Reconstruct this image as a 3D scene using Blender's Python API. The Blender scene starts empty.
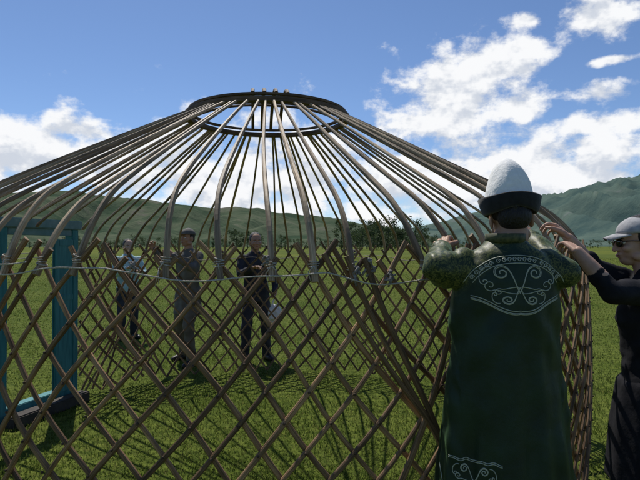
import bpy, bmesh, math, random
import numpy as np
from mathutils import Vector, Matrix, noise
from mathutils.bvhtree import BVHTree
random.seed(7); np.random.seed(7)
F=554.0; HY=246.0; CH=1.5
scene=bpy.context.scene
col=scene.collection
rad=math.radians

# ---------------------------------------------------------------- geometry buffer
def link(o,parent=None):
    col.objects.link(o)
    if parent is not None: o.parent=parent
    return o
def empty(name,loc=(0,0,0),rz=0,sc=(1,1,1)):
    e=bpy.data.objects.new(name,None); e.location=loc; e.rotation_euler=(0,0,rz); e.scale=sc; e.empty_display_size=.2
    return link(e)
class GB:
    def __init__(s): s.V=[]; s.Fc=[]; s.A=[]; s.n=0
    def add(s,v,f,a=None):
        v=np.asarray(v,dtype=float).reshape(-1,3); s.V.append(v)
        n=s.n; s.Fc.extend([tuple(i+n for i in q) for q in f])
        s.A.append(np.zeros_like(v) if a is None else np.asarray(a,dtype=float).reshape(-1,3)); s.n+=len(v)
    def transform(s,M):
        M=np.array(M); s.V=[v@M[:3,:3].T+M[:3,3] for v in s.V]
    def mesh(s,name):
        me=bpy.data.meshes.new(name); V=np.concatenate(s.V)
        me.from_pydata(V.tolist(),[],s.Fc)
        at=me.attributes.new('wuv','FLOAT_VECTOR','POINT'); at.data.foreach_set('vector',np.concatenate(s.A).reshape(-1))
        return me
_sph={}
def sph(u,v):
    if (u,v) not in _sph:
        P=[(0,0,1)]
        for i in range(1,v):
            t=math.pi*i/v
            for j in range(u):
                a=2*math.pi*j/u; P.append((math.sin(t)*math.cos(a),math.sin(t)*math.sin(a),math.cos(t)))
        P.append((0,0,-1)); fs=[]
        for j in range(u): fs.append((0,1+j,1+(j+1)%u))
        for i in range(v-2):
            for j in range(u):
                a=1+i*u+j; b=1+i*u+(j+1)%u; fs.append((a,a+u,b+u,b))
        l=len(P)-1; o=1+(v-2)*u
        for j in range(u): fs.append((l,o+(j+1)%u,o+j))
        _sph[(u,v)]=(np.array(P,dtype=float),fs)
    return _sph[(u,v)]
def ellipsoid(b,c,r,rot=None,u=20,v=14):
    P,fs=sph(u,v); P=P*np.array(r)
    if rot is not None: P=P@np.array(rot).T
    b.add(P+np.array(c),fs)
def frustum(b,a,c,ra,rb,seg=16):
    a=Vector(a);c=Vector(c);d=c-a
    if d.length<1e-6: return
    d.normalize(); s=d.orthogonal().normalized(); t=d.cross(s)
    P=[]
    for o,r in((a,ra),(c,rb)):
        for j in range(seg):
            q=2*math.pi*j/seg; P.append(o+s*(math.cos(q)*r)+t*(math.sin(q)*r))
    fs=[(j,(j+1)%seg,seg+(j+1)%seg,seg+j) for j in range(seg)]+[tuple(reversed(range(seg))),tuple(range(seg,2*seg))]
    b.add([tuple(p) for p in P],fs)
def chain(b,pts,rs,seg=16):
    for p,r in zip(pts,rs): ellipsoid(b,p,(r,r,r),u=seg,v=max(6,seg//2))
    for i in range(len(pts)-1): frustum(b,pts[i],pts[i+1],rs[i],rs[i+1],seg)
def loft(b,rings,cap=True,att=None,closed=False):
    n=len(rings[0]); m=len(rings); fs=[]
    for i in range(m if closed else m-1):
        k=(i+1)%m
        for j in range(n): fs.append((i*n+j,i*n+(j+1)%n,k*n+(j+1)%n,k*n+j))
    if cap and not closed: fs+= [tuple(reversed(range(n))),tuple(range((m-1)*n,m*n))]
    b.add([tuple(p) for r in rings for p in r],fs,att)
def ell_rings(spec,n=32,fold=None):
    out=[]
    for cx,cy,z,rx,ry in spec:
        r=[]
        for j in range(n):
            a=2*math.pi*j/n; k=1+(fold(a,z) if fold else 0)
            r.append((cx+rx*k*math.cos(a),cy+ry*k*math.sin(a),z))
        out.append(r)
    return out
def box(b,c,s,rot=None,bev=0.0):
    t=bmesh.new()
    M=Matrix.Translation(Vector(c))@(rot.to_4x4() if rot else Matrix.Identity(4))@Matrix.Diagonal((s[0],s[1],s[2],1))
    bmesh.ops.create_cube(t,size=1,matrix=M)
    if bev>0: bmesh.ops.bevel(t,geom=t.edges[:],offset=bev,segments=2,affect='EDGES')
    t.verts.index_update()
    b.add([tuple(v.co) for v in t.verts],[tuple(v.index for v in f.verts) for f in t.faces]); t.free()
def mesh_obj(name,b,mat,parent=None,smooth=True):
    me=b.mesh(name); me.materials.append(mat)
    if smooth: me.polygons.foreach_set('use_smooth',[True]*len(me.polygons))
    return link(bpy.data.objects.new(name,me),parent)
def remesh_obj(name,b,mat,parent,voxel=.008,smooth=4,fac=.5):
    me=b.mesh(name+'_t')
    o=bpy.data.objects.new(name+'_t',me); col.objects.link(o)
    m=o.modifiers.new('r','REMESH'); m.mode='VOXEL'; m.voxel_size=voxel
    if smooth:
        s=o.modifiers.new('s','SMOOTH'); s.factor=fac; s.iterations=smooth
    dg=bpy.context.evaluated_depsgraph_get()
    me2=bpy.data.meshes.new_from_object(o.evaluated_get(dg))
    bpy.data.objects.remove(o)
    me2.name=name; me2.materials.clear(); me2.materials.append(mat)
    me2.polygons.foreach_set('use_smooth',[True]*len(me2.polygons))
    return link(bpy.data.objects.new(name,me2),parent)
def displace(o,fn):
    me=o.data; n=len(me.vertices); co=np.empty(n*3); me.vertices.foreach_get('co',co); co=co.reshape(-1,3)
    nr=np.empty(n*3,dtype=np.float32); me.vertex_normals.foreach_get('vector',nr); nr=nr.reshape(-1,3)
    d=np.array([fn(Vector(c)) for c in co.tolist()])
    me.vertices.foreach_set('co',(co+nr*d[:,None]).reshape(-1)); me.update()
# ---------------------------------------------------------------- materials
def mat_new(name):
    m=bpy.data.materials.new(name); m.use_nodes=True
    nt=m.node_tree; return m,nt,nt.nodes['Principled BSDF']
def N(nt,t,**kw):
    n=nt.nodes.new(t)
    for k,v in kw.items(): setattr(n,k,v)
    return n
def mat_noise(name,c1,c2,scale=20,rough=.8,bump=.1,stretch=(1,1,1),detail=4,island=0.0,sheen=0,spec=.3,bscale=None,wood=False,p0=.3,p1=.7):
    m,nt,b=mat_new(name); L=nt.links
    if wood:
        at=N(nt,'ShaderNodeAttribute'); at.attribute_name='wuv'; src=at.outputs['Vector']
    else:
        tc=N(nt,'ShaderNodeTexCoord'); src=tc.outputs['Object']
    mp=N(nt,'ShaderNodeMapping'); mp.inputs['Scale'].default_value=stretch
    L.new(src,mp.inputs[0])
    nz=N(nt,'ShaderNodeTexNoise'); nz.inputs['Scale'].default_value=scale; nz.inputs['Detail'].default_value=detail
    L.new(mp.outputs[0],nz.inputs['Vector'])
    r=N(nt,'ShaderNodeValToRGB'); r.color_ramp.elements[0].position=p0; r.color_ramp.elements[1].position=p1
    r.color_ramp.elements[0].color=(*c1,1); r.color_ramp.elements[1].color=(*c2,1)
    L.new(nz.outputs[0],r.inputs[0]); out=r.outputs[0]
    if wood:
        m2=N(nt,'ShaderNodeMapping'); m2.inputs['Scale'].default_value=(5,40,1); L.new(src,m2.inputs[0])
        nb=N(nt,'ShaderNodeTexNoise'); nb.inputs['Scale'].default_value=1; nb.inputs['Detail'].default_value=3; L.new(m2.outputs[0],nb.inputs['Vector'])
        mr0=N(nt,'ShaderNodeMapRange'); mr0.inputs[1].default_value=.35; mr0.inputs[2].default_value=.65; mr0.inputs[3].default_value=.58; mr0.inputs[4].default_value=1.22; L.new(nb.outputs[0],mr0.inputs[0])
        h0=N(nt,'ShaderNodeVectorMath',operation='SCALE'); L.new(out,h0.inputs[0]); L.new(mr0.outputs[0],h0.inputs['Scale']); out=h0.outputs[0]
    if island>0:
        g=N(nt,'ShaderNodeNewGeometry'); mr=N(nt,'ShaderNodeMapRange'); mr.inputs[3].default_value=1-island; mr.inputs[4].default_value=1+island
        L.new(g.outputs['Random Per Island'],mr.inputs[0])
        hs=N(nt,'ShaderNodeVectorMath',operation='SCALE'); L.new(out,hs.inputs[0]); L.new(mr.outputs[0],hs.inputs['Scale']); out=hs.outputs[0]
    L.new(out,b.inputs['Base Color'])
    b.inputs['Roughness'].default_value=rough; b.inputs['Specular IOR Level'].default_value=spec
    if sheen: b.inputs['Sheen Weight'].default_value=sheen
    if bump:
        n2=nz
        if bscale:
            n2=N(nt,'ShaderNodeTexNoise'); n2.inputs['Scale'].default_value=bscale; L.new(mp.outputs[0],n2.inputs['Vector'])
        bp=N(nt,'ShaderNodeBump'); bp.inputs['Strength'].default_value=bump; bp.inputs['Distance'].default_value=.01
        L.new(n2.outputs[0],bp.inputs['Height']); L.new(bp.outputs[0],b.inputs['Normal'])
    return m
M_lat=mat_noise('lattice_wood',(.10,.055,.026),(.30,.185,.092),scale=1,stretch=(9,260,1),island=.5,bump=.25,rough=.65,wood=True)
M_pole=mat_noise('pole_wood',(.20,.14,.08),(.46,.345,.215),scale=1,stretch=(6,220,1),island=.38,bump=.22,rough=.6,wood=True)
M_ring=mat_noise('ring_wood',(.08,.05,.03),(.18,.12,.07),scale=1,stretch=(8,200,1),bump=.3,rough=.7,wood=True)
M_knot=mat_noise('leather',(.04,.025,.015),(.09,.06,.04),scale=40)
M_rope=mat_noise('rope_fibre',(.30,.27,.22),(.58,.54,.47),scale=200,bump=.5)
M_cloth=mat_noise('rag_cloth',(.10,.09,.08),(.30,.28,.26),scale=60,bump=.5)
M_teal=mat_noise('teal_paint',(.025,.14,.155),(.055,.23,.24),scale=9,bump=.25,rough=.6,stretch=(3,3,.5))
M_teal2=mat_noise('grey_teal_paint',(.09,.18,.18),(.17,.27,.27),scale=12,bump=.2,rough=.6)
M_dark=mat_noise('dark_wood',(.03,.025,.02),(.06,.05,.04),scale=12)
M_skin=mat_noise('skin',(.33,.18,.11),(.42,.25,.16),scale=25,rough=.55,bump=.08,bscale=200)
M_skinf=mat_noise('skin_light',(.42,.25,.17),(.5,.31,.22),scale=25,rough=.55,bump=.05,bscale=200)
M_hair=mat_noise('hair_black',(.008,.007,.006),(.02,.016,.013),scale=60,stretch=(4,4,.6),rough=.45,bump=.8)
M_velvet=mat_noise('black_velvet',(.008,.008,.009),(.018,.018,.02),scale=40,rough=.9,bump=.2,sheen=.2)
M_gold=mat_noise('silver_thread',(.30,.32,.24),(.50,.52,.41),scale=200,rough=.5,bump=.2)
M_black=mat_noise('black_jersey',(.010,.010,.012),(.020,.020,.024),scale=20,rough=.9,bump=.15,bscale=60,spec=.15)
M_cap=mat_noise('cap_cotton',(.28,.28,.29),(.42,.42,.42),scale=40,rough=.9,bump=.2)
M_grey=mat_noise('grey_jacket',(.08,.075,.065),(.16,.15,.13),scale=10,rough=.9,bump=.4)
M_khaki=mat_noise('khaki_trousers',(.09,.08,.06),(.15,.13,.10),scale=12,rough=.9,bump=.4)
M_navy=mat_noise('navy_jacket',(.015,.016,.024),(.035,.038,.05),scale=12,rough=.85,bump=.4)
M_jean=mat_noise('dark_trousers',(.02,.02,.025),(.04,.04,.05),scale=12,rough=.85,bump=.4)
M_shoe=mat_noise('shoe_leather',(.015,.013,.012),(.03,.026,.022),scale=30,rough=.5)
M_bag=mat_noise('white_bag',(.55,.55,.55),(.75,.75,.75),scale=15,rough=.6,bump=.6)
M_eye=mat_noise('eye_white',(.6,.58,.55),(.7,.68,.65),scale=10,rough=.2,bump=0)
M_iris=mat_noise('iris',(.02,.012,.008),(.03,.02,.01),scale=10,rough=.15,bump=0)
M_lip=mat_noise('lips',(.30,.12,.09),(.36,.15,.12),scale=50,rough=.45,bump=.05)
M_lens=mat_noise('dark_lens',(.006,.006,.007),(.01,.01,.012),scale=5,rough=.12,bump=0,spec=.6)
M_shirt=mat_noise('pale_shirt',(.25,.38,.40),(.38,.52,.54),scale=10,rough=.9,bump=.3)
def add_transl(m,c,f):
    nt=m.node_tree; L=nt.links; b=nt.nodes['Principled BSDF']
    t=N(nt,'ShaderNodeBsdfTranslucent'); t.inputs[0].default_value=(*c,1); ms=N(nt,'ShaderNodeMixShader'); ms.inputs[0].default_value=f
    L.new(b.outputs[0],ms.inputs[1]); L.new(t.outputs[0],ms.inputs[2]); L.new(ms.outputs[0],nt.nodes['Material Output'].inputs[0])
M_felt=mat_noise('white_felt',(.78,.77,.73),(.88,.87,.83),scale=60,rough=.95,bump=.3,sheen=.3)
def robe_material():
    m,nt,b=mat_new('green_velvet_brocade'); L=nt.links
    tc=N(nt,'ShaderNodeTexCoord'); sp=N(nt,'ShaderNodeSeparateXYZ'); L.new(tc.outputs['Object'],sp.inputs[0])
    nz=N(nt,'ShaderNodeTexNoise'); nz.inputs['Scale'].default_value=7; nz.inputs['Detail'].default_value=5; L.new(tc.outputs['Object'],nz.inputs['Vector'])
    r=N(nt,'ShaderNodeValToRGB'); e=r.color_ramp.elements; e[0].position=.3;e[1].position=.75
    e[0].color=(.005,.016,.007,1); e[1].color=(.015,.038,.017,1); L.new(nz.outputs[0],r.inputs[0])
    n3=N(nt,'ShaderNodeTexNoise'); n3.inputs['Scale'].default_value=75; n3.inputs['Detail'].default_value=3; n3.inputs['Distortion'].default_value=1.5
    L.new(tc.outputs['Object'],n3.inputs['Vector'])
    r2=N(nt,'ShaderNodeValToRGB'); e=r2.color_ramp.elements; e[0].position=.42;e[1].position=.64
    e[0].color=(.012,.026,.010,1); e[1].color=(.125,.13,.036,1); L.new(n3.outputs[0],r2.inputs[0])
    ab=N(nt,'ShaderNodeMath',operation='ABSOLUTE'); L.new(sp.outputs[0],ab.inputs[0])
    ma=N(nt,'ShaderNodeMath',operation='MULTIPLY_ADD'); L.new(ab.outputs[0],ma.inputs[0]); ma.inputs[1].default_value=.9; L.new(sp.outputs[2],ma.inputs[2])
    mr=N(nt,'ShaderNodeMapRange'); mr.inputs[1].default_value=1.46; mr.inputs[2].default_value=1.52; L.new(ma.outputs[0],mr.inputs[0])
    mx=N(nt,'ShaderNodeMix',data_type='RGBA'); L.new(mr.outputs[0],mx.inputs[0]); L.new(r.outputs[0],mx.inputs[6]); L.new(r2.outputs[0],mx.inputs[7])
    L.new(mx.outputs[2],b.inputs['Base Color']); b.inputs['Roughness'].default_value=.48; b.inputs['Specular IOR Level'].default_value=.28
    b.inputs['Sheen Weight'].default_value=.15; b.inputs['Sheen Roughness'].default_value=.4; b.inputs['Sheen Tint'].default_value=(.35,.65,.3,1)
    wv=N(nt,'ShaderNodeTexNoise'); wv.inputs['Scale'].default_value=350; L.new(tc.outputs['Object'],wv.inputs['Vector'])
    bp0=N(nt,'ShaderNodeBump'); bp0.inputs['Strength'].default_value=.25; bp0.inputs['Distance'].default_value=.002; L.new(wv.outputs[0],bp0.inputs['Height'])
    bp=N(nt,'ShaderNodeBump'); bp.inputs['Strength'].default_value=.45; bp.inputs['Distance'].default_value=.02; L.new(nz.outputs[0],bp.inputs['Height']); L.new(bp0.outputs[0],bp.inputs['Normal']); L.new(bp.outputs[0],b.inputs['Normal'])
    return m
M_robe=robe_material()

# ---------------------------------------------------------------- yurt
C=Vector((-.41,4.37,0)); R=2.25; NS=80; DEL=2*math.pi/NS; DD=.515; HW=1.5; KT=12
ZX=.03+HW*KT*DEL/(2*DD)
def wob(a,z):
    return a+.012*math.sin(5*a+2*z)+.009*math.sin(13*a-3*z), z+.014*math.sin(6*a)+.012*math.sin(17*a+z)
def wp(a,z,off):
    a2,z2=wob(a,z)
    r=R+.035*math.sin(math.pi*min(max(z,0),1.5)/1.5)+off+.012*math.sin(3*a+1)
    return Vector((C.x+r*math.cos(a2),C.y+r*math.sin(a2),z2))
def strip(b,pts,outs,w,t,taper=None):
    rings=[];att=[]; n=len(pts); ln=0; rnd=random.uniform(0,50)
    for i,p in enumerate(pts):
        if i: ln+=(p-pts[i-1]).length
        d=(pts[min(i+1,n-1)]-pts[max(i-1,0)]).normalized()
        o=outs[i]; s=d.cross(o).normalized(); o=s.cross(d).normalized()
        k=taper(i/(n-1)) if taper else 1
        W=w*k/2; T=t*k/2
        rings.append([p+s*(-W)+o*(-T),p+s*W+o*(-T),p+s*W+o*(T*.2),p+s*(W*.55)+o*T,p-s*(W*.55)+o*T,p-s*W+o*(T*.2)])
        att+=[(ln+rnd,q,rnd) for q in (-W,W,W+.006,W*.55,-W*.55,-W-.006)]
    loft(b,rings,att=att)
door_c=Vector((-2.54,5.0,0))
dang=math.atan2(door_c.y-C.y,door_c.x-C.x); dhalf=.44/R
def indoor(a): return abs((a-dang+math.pi)%(2*math.pi)-math.pi)<dhalf+.03
yurt=empty('yurt_frame')
bm=GB(); kb=GB()
def slat(a0,sg,off,z0=.03,z1=None,w=.020,dd=DD):
    if z1 is None: z1=HW+random.uniform(-.05,.04)
    n=16; cur=[]
    ww=w*random.uniform(.85,1.22)
    def flush():
        if len(cur)>2: strip(bm,[c[0] for c in cur],[c[1] for c in cur],ww,.013)
    ja=random.uniform(-.009,.009); ph=random.uniform(0,6)
    for i in range(n+1):
        z=z0+(z1-z0)*i/n
        a=a0+sg*dd*(z-.03)/HW+ja*math.sin(3*z+ph)
        if indoor(a): flush(); cur=[]; continue
        cur.append((wp(a,z,off),Vector((math.cos(a),math.sin(a),0))))
    flush()
for i in range(NS):
    a=i*DEL
    slat(a,1,.008); slat(a,-1,-.008)
    for k in range(1,KT+1):
        z=.03+HW*k*DEL/(2*DD); aa=a+k*DEL/2
        if indoor(aa) or z>1.5: continue
        ellipsoid(kb,wp(aa,z,.017),(.0055,.0055,.0055),u=6,v=4)
for sa in (-1.38,-2.45,.3,2.2):
    for j in range(3):
        slat(sa+j*.055,1,.024,dd=.30+.08*j,z0=.05,z1=1.5,w=.022)
        slat(sa+.30+j*.05,-1,.030,dd=.24+.1*j,z0=.05,z1=1.48,w=.022)
mesh_obj('lattice_wall',bm,M_lat,yurt,smooth=False)
mesh_obj('leather_knots',kb,M_knot,yurt)
prof=[(.60,2.505),(.93,2.335),(1.27,2.155),(1.6,1.98),(1.87,1.835),(2.06,1.72),(2.17,1.61),(2.235,1.50),(2.285,ZX-.03)]
def cr(P,t):
    n=len(P)-1; x=t*n; i=min(int(x),n-1); f=x-i
    p0=P[max(i-1,0)];p1=P[i];p2=P[i+1];p3=P[min(i+2,n)]
    return tuple(.5*(2*b+(c-a)*f+(2*a-5*b+4*c-d)*f*f+(3*b-a-3*c+d)*f**3) for a,b,c,d in zip(p0,p1,p2,p3))
bm=GB(); tb=GB()
skip={3,9,16,22,29,37,45,52,58,65,72,77}
for i in range(NS):
    if i in skip: continue
    a=i*DEL+KT*DEL/2; inD=indoor(a)
    js=random.uniform(-.05,.05); je=random.uniform(-.06,.06); jz=random.uniform(-.025,.025)
    pts=[];outs=[]
    for k in range(41):
        t=k/40; r,z=cr(prof,t)
        ang=a+js*(1-t)+je*(t-t*t)
        z+=jz*math.sin(math.pi*t)+.014*math.sin(6*a)*t
        rr=r+.012*math.sin(3*a+1)*t+jz*.6*math.sin(math.pi*t)
        a2=ang+(wob(ang,z)[0]-ang)*t
        if inD and z<1.66: continue
        pts.append(Vector((C.x+rr*math.cos(a2),C.y+rr*math.sin(a2),z)))
        f=min(1,max(0,(t-.55)/.35)); f=f*f*(3-2*f)
        outs.append(Vector((math.cos(ang)*(.5+.5*f),math.sin(ang)*(.5+.5*f),1-.75*f)))
    strip(bm,pts,outs,.0250*random.uniform(.85,1.12),.021,taper=lambda t:.72+.28*t)
    if not inD:
        p=pts[-4]*.6+pts[-3]*.4
        o=Vector((math.cos(a),math.sin(a),0)); s=Vector((-math.sin(a),math.cos(a),0))
        for q in range(4):
            ri=.015+random.uniform(0,.005); segs=8; c0=p+Vector((0,0,-.012+.009*q)); tl=random.uniform(-.5,.5)
            ring=[c0+(s*math.cos(2*math.pi*g/segs)*ri*1.15+o*math.sin(2*math.pi*g/segs)*ri*.9)+Vector((0,0,tl*ri*math.cos(2*math.pi*g/segs))) for g in range(segs)]
            for g in range(segs): frustum(tb,ring[g],ring[(g+1)%segs],.0022,.0022,5)
        for q_ in range(random.choice((0,1,2))):
            q=p+o*.02; m_=q+s*random.uniform(-.03,.03)+Vector((0,0,-random.uniform(.0,.03))); e=m_+s*random.uniform(-.02,.02)+Vector((0,0,-random.uniform(.03,.07)))
            frustum(tb,q,m_,.002,.002,5); frustum(tb,m_,e,.002,.0014,5)
mesh_obj('roof_poles',bm,M_pole,yurt,smooth=False)
mesh_obj('pole_ties',tb,M_rope,yurt)
bm=GB()
def torus(b,c,r,w,h,n=64):
    rings=[];att=[]
    for i in range(n):
        a=2*math.pi*i/n; o=Vector((math.cos(a),math.sin(a),0)); p=Vector(c)+o*r; u=Vector((0,0,1))
        rings.append([p-o*w-u*h*.6,p+o*w-u*h*.6,p+o*w*1.1,p+o*w+u*h*.6,p-o*w+u*h*.6,p-o*w*1.1])
        att+=[(a*r,q,0) for q in(-w,w,w*1.3,w,-w,-w*1.3)]
    loft(b,rings,closed=True,att=att)
torus(bm,(C.x,C.y,2.50),.62,.024,.028)
torus(bm,(C.x,C.y,2.540),.605,.014,.014)
for dr in (.12,.12+math.pi/2):
    ux=Vector((math.cos(dr),math.sin(dr),0)); uy=Vector((-math.sin(dr),math.cos(dr),0))
    for k,off in enumerate((-.12,-.04,.04,.12)):
        hl=math.sqrt(.60**2-off*off); pts=[]
        for i in range(21):
            s=-hl+2*hl*i/20; rr=s*s+off*off
            pts.append(Vector((C.x,C.y,2.535+.11*(1-(rr/.36)**1.4)+(.018 if dr>1 else 0)))+ux*s+uy*off)
        strip(bm,pts,[Vector((0,0,1))]*21,.026,.016)
mesh_obj('crown_ring',bm,M_ring,yurt,smooth=False)
def rope(name,a0,a1,z0,z1,off,r,n=90,sag=.0,parent=yurt,mat=M_rope):
    b=GB(); pts=[]
    for i in range(n+1):
        t=i/n;a=a0+(a1-a0)*t; z=z0+(z1-z0)*t-sag*abs(math.sin(a*9))+.004*math.sin(a*40)
        pts.append(wp(a,z,off+.003*math.sin(a*NS)))
    rings=[]
    for i,p in enumerate(pts):
        d=(pts[min(i+1,n)]-pts[max(i-1,0)]).normalized(); s=d.cross(Vector((0,0,1))).normalized(); u=s.cross(d)
        rings.append([p+(s*math.cos(g*math.pi/3)+u*math.sin(g*math.pi/3))*r for g in range(6)])
    loft(b,rings); return mesh_obj(name,b,mat,parent)
rope('wall_rope',-math.pi*1.15,.2,1.425,1.39,.045,.0033,n=220,sag=.03)
rope('wall_rope_upper',-math.pi*1.15,-1.9,1.46,1.44,.05,.0033,n=100,sag=.02)
rope('wall_rope_far',.3,2.6,1.40,1.37,.04,.004,n=120,sag=.03)
b=GB()
for a,z,s in ((-1.50,1.44,.8),(-1.30,1.45,1.2),(-1.26,1.41,1.0),(-1.33,1.42,1.1),(-2.02,1.43,.9),(-2.12,1.43,.8),(-1.09,1.44,1.1),(-1.7,1.43,.8),(-2.3,1.44,.8),(1.9,1.42,1.8),(2.05,1.4,1.6),(2.2,1.38,1.8),(1.5,1.43,1.5),(1.2,1.42,1.5)):
    p=wp(a,z,.03)
    for q in range(9):
        c0=p+Vector((random.uniform(-.012,.012),random.uniform(-.008,.008),random.uniform(-.02,.02)))*s
        e=c0+Vector((random.uniform(-.022,.022),random.uniform(-.01,.01),random.uniform(-.035,.01)))*s
        frustum(b,c0,e,.0055*s,.004*s,6); ellipsoid(b,c0,(.007*s,.007*s,.006*s),u=8,v=6)
mesh_obj('cord_bundles',b,M_cloth,yurt)
# ---- door frame
door=empty('yurt_door_frame',(door_c.x,door_c.y,0),math.atan2(door_c.y-C.y,door_c.x-C.x)-math.pi/2)
b=GB()
for s in (-1,1): box(b,(s*.42,0,.83),(.085,.09,1.66),bev=.006)
box(b,(0,.002,.10),(.755,.10,.09),bev=.006); mesh_obj('door_posts',b,M_teal,door,False)
b=GB(); box(b,(0,0,1.70),(1.0,.12,.085),bev=.008); box(b,(0,-.015,1.625),(.75,.05,.06),bev=.004)
mesh_obj('lintel',b,M_teal2,door,False)
for s,an,yy in ((-1,97,.07),(1,193,-.07)):
    Mx=Matrix.Translation((s*.385,yy,0))@Matrix.Rotation(rad(an),4,'Z')
    b=GB(); box(b,(.19,0,.86),(.37,.022,1.38),bev=.003)
    for x in (.035,.345): box(b,(x,0,.86),(.06,.036,1.40),bev=.004)
    for z in (.19,.72,1.02,1.53): box(b,(.19,0,z),(.25,.033,.06),bev=.004)
    b.transform(Mx); mesh_obj('door_leaf',b,M_teal,door,False)
b=GB(); box(b,(0,-.14,.05),(.9,.12,.1),bev=.01); mesh_obj('threshold',b,M_dark,door,False)
# ---------------------------------------------------------------- people
def head(parent,pos,R3,skin,vox=.004,s=1.0,hair='short',glasses=False,neck_to=None,hatted=False):
    M4=Matrix.Translation(Vector(pos))@R3.to_4x4()@Matrix.Scale(s,4)
    b=GB()
    ellipsoid(b,(0,-.012,.035),(.074,.094,.088),u=28,v=20)
    ellipsoid(b,(0,.022,-.02),(.062,.066,.082),u=28,v=20)
    ellipsoid(b,(0,.045,-.075),(.036,.038,.030))
    ellipsoid(b,(0,.075,.028),(.048,.016,.014))
    for x in(-1,1):
        ellipsoid(b,(x*.040,.062,-.022),(.022,.022,.020))
        ellipsoid(b,(x*.052,.012,-.062),(.020,.036,.022))
        ellipsoid(b,(x*.077,-.006,-.008),(.008,.020,.032),Matrix.Rotation(x*.25,3,'Z'))
        ellipsoid(b,(x*.011,.093,-.028),(.008,.010,.007))
    chain(b,[(0,.082,.020),(0,.094,-.008),(0,.103,-.026)],[.008,.010,.012],12)
    ellipsoid(b,(0,.082,-.050),(.024,.012,.008)); ellipsoid(b,(0,.078,-.062),(.021,.013,.008))
    b.transform(M4)
    if neck_to is not None:
        chain(b,[M4@Vector((0,-.018,-.03)),M4@Vector((0,-.022,-.085)),Vector(neck_to)],[.056*s,.052*s,.062*s],20)
    remesh_obj('head',b,skin,parent,vox,2)
    b=GB()
    for x in(-1,1): ellipsoid(b,(x*.030,.074,.006),(.0125,.0125,.0085))
    b.transform(M4); mesh_obj('eyes',b,M_eye,parent)
    b=GB()
    for x in(-1,1):
        ellipsoid(b,(x*.030,.0835,.006),(.0055,.0045,.0055)); chain(b,[(x*.018,.087,.024),(x*.034,.086,.028),(x*.048,.074,.022)],[.003,.0035,.002],8)
    b.transform(M4); mesh_obj('irises_and_brows',b,M_iris,parent)
    b=GB(); ellipsoid(b,(0,.092,-.052),(.020,.005,.0035)); ellipsoid(b,(0,.089,-.060),(.017,.006,.004))
    b.transform(M4); mesh_obj('lips',b,M_lip,parent)
    b=GB()
    if hatted: ellipsoid(b,(0,-.024,.030),(.077,.088,.070),u=28,v=20)
    else: ellipsoid(b,(0,-.024,.045),(.079,.092,.088),u=28,v=20)
    ellipsoid(b,(0,-.055,-.005),(.066,.055,.062),u=24,v=16)
    for x in(-1,1): ellipsoid(b,(x*.066,-.012,.028),(.013,.035,.035))
    if hair=='long':
        chain(b,[(0,-.075,0),(0,-.095,-.08),(0,-.10,-.18),(.0,-.10,-.26)],[.06,.05,.035,.015],14)
    for k in range(60):
        a=random.uniform(0,2*math.pi); e=random.uniform(-.3,.2 if hatted else 1.0)
        ellipsoid(b,(.073*math.cos(a)*math.cos(e),-.024+.083*math.sin(a)*math.cos(e)-.006,.036+.078*math.sin(e)),(.008,.008,.011),u=8,v=6)
    b.transform(M4); remesh_obj('hair',b,M_hair,parent,max(vox,.004),1)
    if glasses:
        b=GB()
        for x in(-1,1):
            ellipsoid(b,(x*.032,.092,.004),(.026,.005,.019),Matrix.Rotation(-x*.25,3,'Z'))
            chain(b,[(x*.056,.085,.012),(x*.076,.05,.012),(x*.081,-.005,.006)],[.003,.0025,.002],8)
        chain(b,[(-.01,.098,.012),(.01,.098,.012)],[.0025,.0025],8)
        b.transform(M4); mesh_obj('sunglasses',b,M_lens,parent)
    return M4
def hand(parent,wrist,d,n,side,skin,curl=(35,45,30),vox=.003,s=1.0):
    wrist=Vector(wrist); d=Vector(d).normalized(); n=Vector(n); n=(n-d*n.dot(d)).normalized()
    sd=d.cross(n)*side
    b=GB()
    offs=(.029,.010,-.010,-.028); base=(.083,.087,.083,.075); lens=(.070,.079,.073,.056); rr=(.0088,.0092,.0088,.0076)
    for i in range(4):
        bp=wrist+(d*base[i]+sd*offs[i])*s
        chain(b,[wrist+sd*offs[i]*.55*s,(wrist+sd*offs[i]*.55*s)*.4+bp*.6,bp],[.0155*s,.0135*s,.0105*s],12)
        p=bp; ang=0; pts=[p]
        for k,fr in enumerate((.46,.30,.24)):
            ang+=rad(curl[k]*(1+.08*i)); dirv=d*math.cos(ang)+n*math.sin(ang)+sd*(.06*(1.5-i))
            p=p+dirv.normalized()*lens[i]*fr*s; pts.append(p)
        chain(b,pts,[rr[i]*s,rr[i]*.95*s,rr[i]*.85*s,rr[i]*.72*s],12)
    t=[wrist+(d*.018+sd*.016)*s,wrist+(d*.048+sd*.043+n*.014)*s,wrist+(d*.078+sd*.054+n*.030)*s,wrist+(d*.098+sd*.044+n*.042)*s]
    chain(b,t,[.015*s,.0135*s,.0105*s,.0085*s],12)
    return remesh_obj('hand',b,skin,parent,vox,1)
def torso_bm(b,H=1.0,fem=False,lean=(0,0)):
    spec=[(0,0,.80,.175,.115),(0,0,.90,.180,.12),(0,0,1.0,.165,.112),(0,.0,1.12,.165,.11),(0,.005,1.24,.18,.118),(0,0,1.34,.185,.105),(0,-.01,1.40,.165,.085),(0,-.012,1.44,.10,.068),(0,-.012,1.475,.062,.058)]
    sp=[]
    for cx,cy,z,rx,ry in spec:
        k=(z-.8)/.67
        if fem: rx*=.88; ry*=(1.05 if 1.15<z<1.3 else .9)
        sp.append((cx+lean[0]*k,cy+lean[1]*k,z*H,rx,ry))
    loft(b,ell_rings(sp,28))
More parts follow.
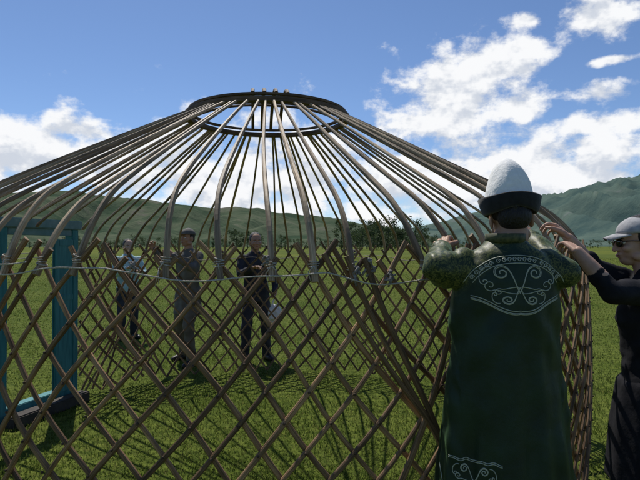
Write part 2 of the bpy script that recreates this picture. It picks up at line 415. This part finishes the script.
def legs_bm(b,H,feet,knees,hipw=.09,r=(.092,.07,.055,.06)):
    ellipsoid(b,(0,0,.90*H),(.17,.118,.13))
    for (fx,fy),(kx,ky,kz),s in zip(feet,knees,(-1,1)):
        hip=Vector((s*hipw,0,.87*H)); k=Vector((kx,ky,kz)); a=Vector((fx,fy,.09))
        chain(b,[hip,(hip+k)/2,k,k*.6+a*.4,a],[r[0],r[0]*.9,r[1],r[1]*.93,r[3]],18)
def shoes(parent,feet,rot=(0,0)):
    b=GB()
    for (fx,fy),ro in zip(feet,rot):
        c,s_=math.cos(ro),math.sin(ro)
        def T(x,y,z): return (fx+x*c-y*s_,fy+x*s_+y*c,z)
        chain(b,[T(0,-.05,.04),T(0,.04,.042),T(0,.12,.036),T(0,.17,.030)],[.038,.042,.042,.030],14)
        chain(b,[T(0,-.01,.05),T(0,-.005,.13)],[.045,.045],14)
    remesh_obj('shoes',b,M_shoe,parent,.008,2)
def I3(): return Matrix.Identity(3)
# --- man in felt hat and embroidered robe
MP=(.700,2.10,0); MS=(.98,.98,1.025)
man=empty('man_in_felt_hat',MP,rad(4),MS)
Mi=(Matrix.Translation(MP)@Matrix.Rotation(rad(4),4,'Z')@Matrix.Diagonal((*MS,1))).inverted()
W=lambda x,y,z: Mi@Vector((x,y,z))
wl=W(.490,2.24,1.48); wr=W(.880,2.32,1.525); el=W(.430,2.03,1.42); er=W(.900,2.06,1.40)
def fold(a,z):
    k=max(0,min(1,(1.25-z)/.7))
    return k*(.05*math.sin(7*a+1.3+z*1.5)+.03*math.sin(13*a+.5-z*2)+.018*math.sin(19*a))+.008*math.sin(6*a+9*z)
spec0=[(0,0,.40,.278,.195),(0,0,.43,.280,.195),(0,0,.6,.262,.183),(0,0,.75,.247,.172),(0,0,.9,.232,.160),(0,0,1.02,.215,.148),(0,0,1.14,.207,.142),(0,0,1.26,.208,.142),(0,-.004,1.34,.208,.132),(0,-.010,1.40,.192,.112),(0,-.012,1.44,.150,.090),(0,-.012,1.465,.095,.074),(0,-.008,1.49,.068,.064)]
b=GB(); loft(b,ell_rings(spec0,96,fold))
for sx,e,w in((-1,el,wl),(1,er,wr)):
    sh=Vector((sx*.165,-.005,1.385)); m=(sh+e)/2+Vector((0,0,-.008)); fm=(e+w)/2
    chain(b,[sh,m,e,fm,e+(w-e)*.93],[.074,.069,.060,.052,.046],22)
robe=remesh_obj('robe',b,M_robe,man,.006,3)
def rd(c):
    d=noise.noise(Vector((c.x*7,c.y*7,c.z*2.2)))*.014+noise.noise(Vector((c.x*19+4,c.y*19,c.z*7)))*.007
    k=max(0,1-abs(c.z-1.22)/.28)
    d+=k*.006*math.sin(38*(c.z*.8+abs(c.x)*1.1)+2*noise.noise(c*5))*min(1,abs(c.x)*8)
    if abs(c.x)>.2: d+=.009*noise.noise(Vector((c.x*34,c.y*8,c.z*14)))
    return d
displace(robe,rd)
b=GB(); torus(b,(0,-.006,1.492),.066,.009,.028,40)
mesh_obj('collar',b,mat_noise('collar_brocade',(.02,.035,.015),(.10,.10,.04),scale=70,rough=.6),man)
b=GB()
for w,e in((wl,el),(wr,er)):
    d=(w-e).normalized(); chain(b,[w-d*.022,w-d*.006],[.0475,.046],20)
remesh_obj('sleeve_cuffs',b,M_robe,man,.004,1)
bvh=BVHTree.FromPolygons([v.co.copy() for v in robe.data.vertices],[tuple(p.vertices) for p in robe.data.polygons])
cu=bpy.data.curves.new('embroidery','CURVE'); cu.dimensions='3D'; cu.bevel_depth=.0017; cu.bevel_resolution=0
def stitch(pts2):
    out=[]
    for x,z in pts2:
        h=bvh.ray_cast(Vector((x,-1.0,z)),Vector((0,1,0)))
        if h[0] is not None: out.append(h[0]+h[1]*.0006)
    if len(out)<2: return
    sp=cu.splines.new('POLY'); sp.points.add(len(out)-1)
    for p,q in zip(sp.points,out): p.co=(*q,1)
def spiral(cx,cz,r0,r1,a0,turns,n=34):
    return [(cx+(r0+(r1-r0)*t)*math.cos(a0+turns*2*math.pi*t),cz+(r0+(r1-r0)*t)*math.sin(a0+turns*2*math.pi*t)) for t in [i/n for i in range(n+1)]]
def bez(p0,p1,p2,p3,n=20):
    return [tuple(((1-t)**3)*a+3*((1-t)**2)*t*b_+3*(1-t)*t*t*c+t**3*d for a,b_,c,d in zip(p0,p1,p2,p3)) for t in [i/n for i in range(n+1)]]
def horn(cx,cz,s,flip=1,sz=1):
    for sx in(-1,1):
        for dw in (0,.005):
            stitch([(cx+sx*x*s,cz+flip*z*s*sz) for x,z in bez((0,-.05-dw),(.02,-.01),(.02,.045-dw),(.05,.05-dw))+spiral(.052,.022,.028-dw,.004,math.pi/2,-1.35)])
        stitch([(cx+sx*x*s,cz+flip*z*s*sz) for x,z in bez((.005,-.055),(.04,-.06),(.06,-.035),(.085,-.045))+spiral(.09,-.025,.02,.003,-math.pi/2,1.2)])
        stitch([(cx+sx*x*s,cz+flip*z*s*sz) for x,z in bez((.085,.045),(.11,.05),(.125,.02),(.12,-.01))+spiral(.107,-.01,.013,.003,0,-1.1)])
OZ=.004
horn(0.0,1.345+OZ,1.15,1,.8); horn(0,1.285+OZ,.8,-1,.7)
for sx in(-1,1):
    for o_ in (0,.008,.012):
        stitch([(sx*x,z-o_+OZ) for x,z in bez((0,1.235),(.06,1.225),(.10,1.275),(.165,1.285),30)])
    for q in range(9):
        t=(q+.5)/9; x,z=bez((0,1.412),(.06,1.412),(.13,1.40),(.172,1.33),20)[int(t*20)]
        stitch([(sx*x+px,z+pz+OZ) for px,pz in spiral(0,0,.0085,.002,0,1.3,14)])
    stitch([(sx*x,z+OZ) for x,z in bez((0,1.426),(.06,1.426),(.14,1.412),(.186,1.33))])
    stitch([(sx*x,z+OZ) for x,z in bez((0,1.399),(.06,1.399),(.12,1.388),(.158,1.33))])
horn(-.165,.675,.55); horn(-.165,.61,.5,-1); horn(-.20,.56,.4)
for o_ in (0,.006):
    stitch([(-.262+o_,.42+.28*i/30) for i in range(31)]); stitch([(-.24+.16*i/30,.715+o_+.003*math.sin(i*.8)) for i in range(31)])
    stitch([(-.25+.5*i/60,.44+o_) for i in range(61)])
link(bpy.data.objects.new('embroidery',cu),man); cu.materials.append(M_gold)
b=GB(); feet=[(-.11,0),(.11,.02)]
legs_bm(b,1.0,feet,[(-.10,.03,.5),(.10,.04,.5)]); remesh_obj('trousers',b,M_jean,man,.012,3)
shoes(man,feet,(.15,-.15))
Rh=Matrix.Rotation(rad(-16),3,'X')@Matrix.Rotation(rad(-8),3,'Z')
M4=head(man,(.040,.040,1.566),Rh,M_skin,vox=.004,neck_to=(0,-.01,1.44),hatted=True)
hand(man,wl,(W(.52,2.36,1.56)-wl),Vector((.55,.7,-.4)),-1,M_skin,(30,45,30))
hand(man,wr,(W(.925,2.44,1.59)-wr),Vector((-.6,.6,-.5)),1,M_skin,(30,45,30))
b=GB()
for w,e in((wl,el),(wr,er)):
    d=(w-e).normalized(); chain(b,[w-d*.05,w+d*.012],[.030,.024],14)
remesh_obj('wrists',b,M_skin,man,.004,1)
b=GB(); rings=[]
hs=[(-.01,.096),(.02,.095),(.05,.090),(.08,.082),(.105,.073),(.128,.063),(.148,.051),(.163,.038),(.174,.023),(.179,.010),(.180,.003)]
for z,r in hs:
    ring=[]
    for j in range(96):
        a=2*math.pi*j/96; q=abs(math.sin(2*a+.6)); k=1+.075*(1-q**.45)*min(1,max(0,z)/.08)
        ring.append((r*.95*k*math.cos(a),r*1.05*k*math.sin(a),z))
    rings.append(ring)
loft(b,rings)
HM=M4@Matrix.Translation((0,-.012,.050))@Matrix.Rotation(rad(8),4,'X')
b.transform(HM); hat=mesh_obj('felt_hat_crown',b,M_felt,man)
displace(hat,lambda c: noise.noise(c*20)*.004)
b=GB(); rings=[]
for dr,dz in [(.0,-.045),(.003,-.048),(.014,-.036),(.022,-.010),(.028,.014),(.025,.018),(.014,.004),(.005,-.015),(.0,-.03)]:
    ring=[]
    for j in range(72):
        a=2*math.pi*j/72; side=abs(math.cos(a)); f=(.40+.60*side**2)
        ring.append(((.097+dr*f)*.97*math.cos(a),(.100+dr*f)*1.05*math.sin(a),dz*(1-.2*(1-side))+.004*math.sin(3*a)))
    rings.append(ring)
loft(b,rings,closed=True); b.transform(HM@Matrix.Translation((0,0,.010))); mesh_obj('felt_hat_brim',b,M_velvet,man)

# --- woman in black
WP=(1.47,2.50); wr_=rad(62)
wom=empty('woman_in_cap',(WP[0],WP[1],0),wr_)
Wi=(Matrix.Translation((WP[0],WP[1],0))@Matrix.Rotation(wr_,4,'Z')).inverted()
V=lambda x,y,z: Wi@Vector((x,y,z))
b=GB(); torso_bm(b,.95,True)
shL=Vector((-.155,0,1.30)); shR=Vector((.155,0,1.30))
wL=V(1.085,2.33,1.475); eL=V(1.19,2.25,1.31); wR=V(1.13,2.52,1.535); eR=V(1.26,2.56,1.40)
chain(b,[shL,(shL+eL)/2,eL,eL.lerp(wL,.42)],[.060,.054,.046,.040],18)
chain(b,[shR,(shR+eR)/2,eR,eR.lerp(wR,.3)],[.060,.054,.046,.044],18)
o=remesh_obj('black_top',b,M_black,wom,.008,4)
displace(o,lambda c: noise.noise(c*14)*.010+noise.noise(Vector((c.x*9,c.y*9,c.z*30)))*.005)
b=GB(); feet=[(-.09,0),(.09,.06)]
legs_bm(b,.95,feet,[(-.09,.04,.47),(.09,.08,.47)])
loft(b,ell_rings([(0,0,.45,.22,.17),(0,0,.7,.20,.15),(0,0,.9,.165,.12)],40,lambda a,z:.03*math.sin(9*a)))
remesh_obj('trousers',b,M_black,wom,.012,3)
shoes(wom,feet)
b=GB(); chain(b,[eL.lerp(wL,.35),eL.lerp(wL,.65),wL],[.037,.032,.024],16); chain(b,[eR.lerp(wR,.2),eR.lerp(wR,.6),wR],[.037,.032,.024],16); remesh_obj('forearms',b,M_skinf,wom,.004,1)
hand(wom,wL,Vector(V(1.06,2.47,1.55))-wL,Wi.to_3x3()@Vector((-.4,.8,-.5)),-1,M_skinf,(30,40,25),s=.92)
hand(wom,wR,Vector(V(1.07,2.58,1.61))-wR,Wi.to_3x3()@Vector((-.8,.1,-.6)),1,M_skinf,(30,40,25),s=.92)
Rw=Matrix.Rotation(rad(22),3,'Z')@Matrix.Rotation(rad(-4),3,'X')
M4=head(wom,(-.0,.035,1.515),Rw,M_skinf,neck_to=(0,-.01,1.39),glasses=True,s=.96,hair='long')
b=GB(); rings=[]
for k in range(9):
    e=k/8*math.pi/2*.98; rings.append([(.088*math.cos(a)*math.cos(e),-.016+.104*math.sin(a)*math.cos(e),.045+.082*math.sin(e)) for a in [2*math.pi*j/40 for j in range(40)]])
loft(b,rings)
bill=[]
for y,wd,dz in ((.07,.070,.0),(.10,.066,-.004),(.13,.052,-.012),(.150,.025,-.018)):
    top=[(x*wd,y-.02*abs(x)**2,.052+dz-.012*x*x) for x in [-1+2*i/12 for i in range(13)]]
    bill.append(top+[(p[0],p[1],p[2]-.005) for p in reversed(top)])
loft(b,bill); b.transform(M4); mesh_obj('cap',b,M_cap,wom)

# --- far people
def standing(name,loc,rz,H,topm,trm,feet,knees,armL,armR,lean=(0,0),coat=False,headrot=I3(),skin=M_skin,cap=None,hair='short'):
    e=empty(name,(loc[0],loc[1],0),rz)
    b=GB(); torso_bm(b,H,lean=lean)
    if coat: loft(b,ell_rings([(0,0,.62,.215,.15),(0,0,.75,.20,.14),(0,0,.95,.175,.125)],40,lambda a,z:.04*math.sin(8*a+z)))
    for sx,(el_,wr2) in ((-1,armL),(1,armR)):
        sh=Vector((sx*.175+lean[0],lean[1],1.365*H)); el_=Vector(el_); wr2=Vector(wr2)
        chain(b,[sh,(sh+el_)/2,el_,el_.lerp(wr2,.5),wr2],[.068,.058,.05,.045,.038],16)
    o=remesh_obj('jacket',b,topm,e,.012,3)
    displace(o,lambda c: noise.noise(c*12+Vector((rz,0,0)))*.014)
    for sx,(el_,wr2) in ((-1,armL),(1,armR)):
        el_=Vector(el_);wr2=Vector(wr2); d=(wr2-el_).normalized()
        n=Vector((-sx*.8,.3,.1)) if abs(d.z)>.5 else Vector((0,.2,-1))
        hand(e,wr2+d*.005,d,n,sx,skin,(25,35,25),vox=.004)
    b=GB(); legs_bm(b,H,feet,knees); o=remesh_obj('trousers',b,trm,e,.012,3)
    displace(o,lambda c: noise.noise(c*13)*.012)
    shoes(e,feet,(.2,-.2))
    M4=head(e,(lean[0],lean[1]+.02,1.60*H),headrot,skin,vox=.005,neck_to=(lean[0],lean[1]-.01,1.45*H),hair=hair)
    if cap:
        b=GB(); rings=[]
        for k in range(8):
            t=k/7*math.pi/2*.98; rings.append([(.09*math.cos(a)*math.cos(t),-.016+.106*math.sin(a)*math.cos(t),.045+.085*math.sin(t)) for a in [2*math.pi*j/32 for j in range(32)]])
        loft(b,rings); box(b,(0,.115,.05),(.12,.08,.008),bev=.003)
        b.transform(M4); mesh_obj('cap',b,cap,e)
    return e
standing('man_in_grey_jacket',(-1.70,7.15),rad(150),1.0,M_grey,M_khaki,[(-.19,.14),(.18,-.12)],[(-.15,.15,.5),(.15,.0,.5)],
   ((-.24,.18,1.22),(-.14,.40,1.38)),((.27,.16,1.28),(.24,.36,1.46)),coat=True,cap=M_grey)
standing('man_in_navy_jacket',(-.84,7.30),rad(200),.97,M_navy,M_jean,[(-.14,.0),(.17,.08)],[(-.12,.05,.48),(.14,.08,.48)],
   ((-.25,.03,1.08),(-.20,.20,.92)),((.24,.12,1.14),(.12,.33,1.22)),lean=(.02,.03))
standing('woman_in_pale_shirt',(-3.12,9.0),rad(215),.93,M_shirt,M_navy,[(-.10,.0),(.12,.05)],[(-.09,.05,.46),(.11,.07,.46)],
   ((-.24,.08,1.05),(-.12,.27,1.10)),((.23,.10,1.05),(.10,.28,1.14)),hair='long',skin=M_skinf)
b=GB(); ellipsoid(b,(0,0,.16),(.10,.055,.14),u=24,v=16)
for k in range(10): ellipsoid(b,(random.uniform(-.06,.06),random.uniform(-.03,.03),random.uniform(.05,.22)),(.05,.035,.05))
for s in(-1,1): chain(b,[(s*.05,0,.25),(s*.035,0,.34),(0,0,.385)],[.018,.012,.008],8)
bag=remesh_obj('carrier_bag',b,M_bag,None,.006,2)
displace(bag,lambda c: noise.noise(c*25)*.01)
# handles reach the navy-jacketed man's lowered hand
bag.location=(-.72,7.03,.50); bag.scale=(.9,.9,.9)
hb=[Matrix.Translation((-.84,7.30,0))@Matrix.Rotation(rad(200),4,'Z')@Vector((-.19,.25,.84))][0]
bag.location=(hb.x,hb.y,hb.z-.36)
# ---------------------------------------------------------------- ground
def ground_mat():
    m,nt,b=mat_new('meadow_grass'); L=nt.links
    tc=N(nt,'ShaderNodeTexCoord')
    def nz(sc,det=6):
        n=N(nt,'ShaderNodeTexNoise'); n.inputs['Scale'].default_value=sc; n.inputs['Detail'].default_value=det
        L.new(tc.outputs['Object'],n.inputs['Vector']); return n
    a=nz(.02,5);c=nz(.6,4);d=nz(14,6)
    def ramp(n,p0,p1,c0,c1):
        r=N(nt,'ShaderNodeValToRGB'); e=r.color_ramp.elements; e[0].position=p0;e[1].position=p1; e[0].color=(*c0,1); e[1].color=(*c1,1); L.new(n.outputs[0],r.inputs[0]); return r.outputs[0]
    def mul(x,y):
        mx=N(nt,'ShaderNodeMix',data_type='RGBA',blend_type='MULTIPLY'); mx.inputs[0].default_value=1; L.new(x,mx.inputs[6]); L.new(y,mx.inputs[7]); return mx.outputs[2]
    o=mul(mul(ramp(c,.3,.7,(.072,.102,.017),(.12,.145,.033)),ramp(d,.35,.65,(.5,.55,.5),(1.25,1.2,1.1))),ramp(a,.4,.62,(.8,.85,.8),(1.25,1.15,1.0)))
    L.new(o,b.inputs['Base Color']); b.inputs['Roughness'].default_value=1; b.inputs['Specular IOR Level'].default_value=.05
    bp=N(nt,'ShaderNodeBump'); bp.inputs['Strength'].default_value=.6; bp.inputs['Distance'].default_value=.03; L.new(d.outputs[0],bp.inputs['Height']); L.new(bp.outputs[0],b.inputs['Normal'])
    return m
b=GB(); b.add([(9000*math.cos(2*math.pi*i/96),9000*math.sin(2*math.pi*i/96),0) for i in range(96)],[tuple(range(96))])
mesh_obj('ground',b,ground_mat(),None,False)
def grass():
    n=340000
    d=2.6+(np.random.rand(n)**2.3)*75; az=(np.random.rand(n)-.5)*rad(84)
    x=d*np.sin(az); y=d*np.cos(az)
    cl=np.array([noise.noise(Vector((xx*2.2,yy*2.2,0)))*.7+.5*noise.noise(Vector((xx*.5,yy*.5,7))) for xx,yy in zip(x.tolist(),y.tolist())])
    h=(.016+.022*np.random.rand(n))*(1+.8*cl); w=.0024+.00036*d
    th=np.random.rand(n)*2*np.pi; lx=np.random.randn(n)*.014; ly=np.random.randn(n)*.014
    v=np.zeros((n,3,3))
    v[:,0]=np.stack([x-w*np.cos(th),y-w*np.sin(th),np.zeros(n)],1)
    v[:,1]=np.stack([x+w*np.cos(th),y+w*np.sin(th),np.zeros(n)],1)
    v[:,2]=np.stack([x+lx,y+ly,h],1)
    me=bpy.data.meshes.new('grass'); me.vertices.add(3*n); me.vertices.foreach_set('co',v.reshape(-1))
    me.loops.add(3*n); me.loops.foreach_set('vertex_index',np.arange(3*n,dtype=np.int32))
    me.polygons.add(n); me.polygons.foreach_set('loop_start',np.arange(0,3*n,3,dtype=np.int32)); me.polygons.foreach_set('loop_total',np.full(n,3,dtype=np.int32))
    me.update(calc_edges=True)
    m,nt,b=mat_new('grass_blade'); L=nt.links
    g=N(nt,'ShaderNodeNewGeometry'); r=N(nt,'ShaderNodeValToRGB'); e=r.color_ramp.elements
    e[0].color=(.062,.10,.014,1); e[1].color=(.20,.20,.06,1); r.color_ramp.elements.new(.6).color=(.11,.15,.026,1)
    L.new(g.outputs['Random Per Island'],r.inputs[0])
    nn=N(nt,'ShaderNodeTexNoise'); nn.inputs['Scale'].default_value=.9; nn.inputs['Detail'].default_value=4; L.new(g.outputs['Position'],nn.inputs['Vector'])
    mr=N(nt,'ShaderNodeMapRange'); mr.inputs[1].default_value=.35; mr.inputs[2].default_value=.65; mr.inputs[3].default_value=.72; mr.inputs[4].default_value=1.22; L.new(nn.outputs[0],mr.inputs[0])
    sc=N(nt,'ShaderNodeVectorMath',operation='SCALE'); L.new(r.outputs[0],sc.inputs[0]); L.new(mr.outputs[0],sc.inputs['Scale'])
    L.new(sc.outputs[0],b.inputs['Base Color']); b.inputs['Roughness'].default_value=.8; b.inputs['Specular IOR Level'].default_value=.1
    t=N(nt,'ShaderNodeBsdfTranslucent'); L.new(sc.outputs[0],t.inputs[0]); ms=N(nt,'ShaderNodeMixShader'); ms.inputs[0].default_value=.42
    L.new(b.outputs[0],ms.inputs[1]); L.new(t.outputs[0],ms.inputs[2]); L.new(ms.outputs[0],nt.nodes['Material Output'].inputs[0])
    me.materials.append(m); link(bpy.data.objects.new('grass',me))
grass()
# ---------------------------------------------------------------- hills
def hill(name,prof,dist,near,mat,amp,px0,px1,seed,nx=560,ny=90):
    xs=[p[0] for p in prof]; ys=[p[1] for p in prof]; P=[]
    for j in range(ny+1):
        t=j/ny
        for i in range(nx+1):
            px=px0+(px1-px0)*i/nx; y=np.interp(px,xs,ys)
            az=math.atan((px-320)/F); el_=math.atan((HY-y)/math.hypot(F,px-320))
            h=dist*math.tan(el_); T=t*1.5
            rr=near+(dist-near)*T; u=min(T,1); s=(u*u*(3-2*u))*.5+.5*u**1.4
            if T>1: s=1-.8*(T-1)
            X=rr*math.sin(az);Y=rr*math.cos(az)
            g=noise.fractal(Vector((X/500+seed,Y/1100,seed)),.8,2.1,6)
            r1=1-abs(noise.noise(Vector((X/330+seed,Y/1200,1))))*2.2
            r2=1-abs(noise.noise(Vector((X/120+seed,Y/420,5))))*2.2
            edge=.28+.72*math.sin(math.pi*min(T,1))
            z=h*s*(1+amp*.4*g)+h*edge*(amp*(r1-.6)+amp*.5*(r2-.6))*min(1,u*2.5)
            P.append((X,Y,max(z,0)-(1.0 if j==0 else 0)))
    n1=nx+1; fs=[(j*n1+i,j*n1+i+1,(j+1)*n1+i+1,(j+1)*n1+i) for j in range(ny) for i in range(nx)]
    b=GB(); b.add(P,fs); return mesh_obj(name,b,mat)
def hillmat(name,c1,c2,rock,sc,bd):
    m,nt,b=mat_new(name); L=nt.links
    g=N(nt,'ShaderNodeNewGeometry')
    n1=N(nt,'ShaderNodeTexNoise'); n1.inputs['Scale'].default_value=sc; n1.inputs['Detail'].default_value=8; n1.inputs['Roughness'].default_value=.65; L.new(g.outputs['Position'],n1.inputs['Vector'])
    r=N(nt,'ShaderNodeValToRGB'); e=r.color_ramp.elements; e[0].position=.38;e[1].position=.6; e[0].color=(*c1,1); e[1].color=(*c2,1); x=e.new(.70); x.color=(*rock,1); L.new(n1.outputs[0],r.inputs[0])
    L.new(r.outputs[0],b.inputs['Base Color']); b.inputs['Roughness'].default_value=1; b.inputs['Specular IOR Level'].default_value=0
    bp=N(nt,'ShaderNodeBump'); bp.inputs['Strength'].default_value=1; bp.inputs['Distance'].default_value=bd; L.new(n1.outputs[0],bp.inputs['Height']); L.new(bp.outputs[0],b.inputs['Normal'])
    return m
hill('hills',[(-900,215),(-300,200),(0,195),(60,194),(120,199),(180,205),(250,210),(320,218),(400,229),(470,245)],2600,1000,hillmat('hill_grass_hazed',(.04,.065,.04),(.09,.11,.07),(.13,.125,.10),.006,25),.26,-900,470,3.1)  # hill greens have a slight blue distance haze mixed into the base colour
hill('mountain',[(240,245),(330,238),(400,231),(430,225),(480,210),(530,200),(560,195),(600,184),(640,177),(800,155),(1500,160)],4200,1600,hillmat('mountain_grass_hazed',(.05,.085,.08),(.095,.135,.11),(.14,.16,.15),.004,22),.22,240,1500,9.7)  # bluer base colours stand in for aerial haze over the mountain
# ---------------------------------------------------------------- distant trees
def leafmat():
    m,nt,b=mat_new('tree_leaves'); L=nt.links
    g=N(nt,'ShaderNodeNewGeometry'); r=N(nt,'ShaderNodeValToRGB'); e=r.color_ramp.elements
    e[0].color=(.025,.042,.018,1); e[1].color=(.075,.105,.045,1); L.new(g.outputs['Random Per Island'],r.inputs[0]); L.new(r.outputs[0],b.inputs['Base Color']); b.inputs['Roughness'].default_value=.9
    add_transl(m,(.06,.09,.03),.3)
    return m
def trees():
    b=GB(); Vs=[]
    def tree(x,y,h,w):
        q=[Vector((x,y,0)),Vector((x+random.uniform(-.3,.3),y,h*.4)),Vector((x,y,h*.75))]
        frustum(b,q[0],q[1],.022*h,.015*h,6); frustum(b,q[1],q[2],.015*h,.005*h,6)
        for _ in range(11):
            lx,ly,lz,lr=random.gauss(0,.26)*w,random.gauss(0,.26)*w,h*random.uniform(.12,.88),random.uniform(.15,.30)
            frustum(b,(x,y,lz*.6),(x+lx,y+ly,lz),.008*h,.003*h,4)
            k=75; v=np.random.randn(k,3); v/=np.linalg.norm(v,axis=1)[:,None]; v*=np.random.uniform(.3,1.05,(k,1))
            rr=lr*min(w,h*.5)*1.25; p=np.array([x+lx,y+ly,lz])+v*rr; p[:,2]=np.maximum(p[:,2],.3)
            s=np.random.uniform(.14,.34,(k,1))*h/10
            a=np.random.randn(k,3); a/=np.linalg.norm(a,axis=1)[:,None]; c=np.cross(a,[.3,.5,.8]); c/=np.linalg.norm(c,axis=1)[:,None]; d=np.cross(a,c)
            Vs.append(np.stack([p-c*s,p+d*s*.7,p+c*s,p-d*s*.7],1).reshape(-1,3))
    def px(x,dist,ytop,w=None):
        h=(HY-ytop)/F*dist+CH; tree((x-320)/F*dist,dist,h,w or h*.7)
    x=60
    while x<460:
        top=random.uniform(233,241)
        if 225<x<260: top=random.uniform(228,236)
        if 335<x<425: top=random.uniform(218,231)
        px(x,random.uniform(230,300),top,7 if top>232 else None); x+=random.uniform(3.5,7)
    for xx in (348,362,377,388,403,415,398,370): px(xx,random.uniform(190,215),random.uniform(215,227))
    for lo,hi in((-200,60),(460,900)):
        x=lo
        while x<hi: px(x,random.uniform(330,400),random.uniform(237,242),9); x+=random.uniform(6,12)
    V_=np.concatenate(Vs); n=len(V_)//4
    b.add(V_,[(4*i,4*i+1,4*i+2,4*i+3) for i in range(n)])
    mesh_obj('distant_trees',b,leafmat(),None,False)
trees()
# ---------------------------------------------------------------- sky & sun
SAZ=rad(-22); SEL=rad(57)
w=bpy.data.worlds.new('sky'); scene.world=w; w.use_nodes=True
nt=w.node_tree; L=nt.links; bg=nt.nodes['Background']
sky=N(nt,'ShaderNodeTexSky'); sky.sky_type='NISHITA'; sky.sun_disc=False; sky.sun_elevation=SEL; sky.sun_rotation=SAZ
sky.air_density=1.0; sky.dust_density=.6; sky.ozone_density=2.2; sky.altitude=1500
STR=.095
def Mth(op,a,b=None,c=None):
    n=N(nt,'ShaderNodeMath',operation=op)
    for i,v in enumerate((a,b,c)):
        if v is None: continue
        if isinstance(v,(int,float)): n.inputs[i].default_value=v
        else: L.new(v,n.inputs[i])
    return n.outputs[0]
tc=N(nt,'ShaderNodeTexCoord'); sp=N(nt,'ShaderNodeSeparateXYZ'); L.new(tc.outputs['Generated'],sp.inputs[0])
az=Mth('ARCTAN2',sp.outputs[0],sp.outputs[1]); el_=Mth('ARCSINE',sp.outputs[2])
cb=N(nt,'ShaderNodeCombineXYZ'); L.new(az,cb.inputs[0]); L.new(el_,cb.inputs[1])
def fb(vec,sc,det,off=(0,0,0)):
    mp=N(nt,'ShaderNodeMapping'); mp.inputs['Location'].default_value=off; mp.inputs['Scale'].default_value=(1,1.5,1); L.new(vec,mp.inputs[0])
    n=N(nt,'ShaderNodeTexNoise'); n.noise_dimensions='2D'; n.inputs['Scale'].default_value=sc; n.inputs['Detail'].default_value=det; n.inputs['Roughness'].default_value=.6; L.new(mp.outputs[0],n.inputs['Vector']); return n.outputs[0]
blobs=[(455,98,72,44),(415,122,50,28),(490,62,50,26),(520,105,28,22),(600,16,40,20),(605,92,42,11),(605,122,55,14),(525,20,22,9),(525,45,22,9),
 (15,160,105,46),(95,165,75,36),(85,130,55,13),(175,175,110,46),(300,182,240,60),(250,158,90,36),(340,160,85,38),(540,170,120,42),(500,155,70,32),(610,182,90,26),(-120,120,90,40),(760,90,80,40),(430,172,110,40),(612,60,22,4)]
acc=None
for x,y,sx,sy in blobs:
    a=math.atan((x-320)/F); e=math.atan((HY-y)/math.hypot(F,x-320))
    vm=N(nt,'ShaderNodeVectorMath',operation='SUBTRACT'); L.new(cb.outputs[0],vm.inputs[0]); vm.inputs[1].default_value=(a,e,0)
    v2=N(nt,'ShaderNodeVectorMath',operation='MULTIPLY'); L.new(vm.outputs[0],v2.inputs[0]); v2.inputs[1].default_value=(F/sx,F/sy,0)
    v3=N(nt,'ShaderNodeVectorMath',operation='LENGTH'); L.new(v2.outputs[0],v3.inputs[0])
    o=Mth('SUBTRACT',1.0,v3.outputs['Value'])
    acc=o if acc is None else Mth('MAXIMUM',acc,o)
acc=Mth('MAXIMUM',acc,-1.0)
n1=fb(cb.outputs[0],10,9)
dn=Mth('ADD',acc,Mth('MULTIPLY',Mth('SUBTRACT',n1,.475),3.6))
mr=N(nt,'ShaderNodeMapRange',interpolation_type='SMOOTHSTEP'); mr.inputs[1].default_value=-.08; mr.inputs[2].default_value=.72; L.new(dn,mr.inputs[0])
n2=fb(cb.outputs[0],10,4,(0,.035,0))
sh=Mth('SUBTRACT',n1,n2)
mr2=N(nt,'ShaderNodeMapRange',interpolation_type='SMOOTHSTEP'); mr2.inputs[1].default_value=-.16; mr2.inputs[2].default_value=.08; L.new(sh,mr2.inputs[0])
cm=N(nt,'ShaderNodeMix',data_type='RGBA'); L.new(mr2.outputs[0],cm.inputs[0]); cm.inputs[6].default_value=(6.6,7.1,8.0,1); cm.inputs[7].default_value=(10,10.1,10.3,1)  # cloud shade is put into the colour: greyer where noise above is denser
tint=N(nt,'ShaderNodeMix',data_type='RGBA',blend_type='MULTIPLY'); tint.inputs[0].default_value=1; L.new(sky.outputs[0],tint.inputs[6]); tint.inputs[7].default_value=(.90,1.0,1.15,1)
mx=N(nt,'ShaderNodeMix',data_type='RGBA'); L.new(mr.outputs[0],mx.inputs[0]); L.new(tint.outputs[2],mx.inputs[6]); L.new(cm.outputs[2],mx.inputs[7])
L.new(mx.outputs[2],bg.inputs['Color']); bg.inputs['Strength'].default_value=STR

sl=bpy.data.lights.new('sun','SUN'); sl.energy=4.7; sl.angle=rad(.5); sl.color=(1,.95,.87)
so=bpy.data.objects.new('sun',sl); link(so)
sv=Vector((math.sin(SAZ)*math.cos(SEL),math.cos(SAZ)*math.cos(SEL),math.sin(SEL)))
so.rotation_euler=sv.to_track_quat('Z','Y').to_euler(); so.location=sv*50

# ---------------------------------------------------------------- camera
cd=bpy.data.cameras.new('camera'); cd.sensor_width=36; cd.lens=F/640*36; cd.clip_start=.05; cd.clip_end=30000
co=bpy.data.objects.new('camera',cd); co.location=(0,0,CH); co.rotation_euler=(math.pi/2+math.atan(6/F),0,0); link(co)
scene.camera=co
scene.view_settings.view_transform='Standard'; scene.view_settings.look='None'; scene.view_settings.exposure=0
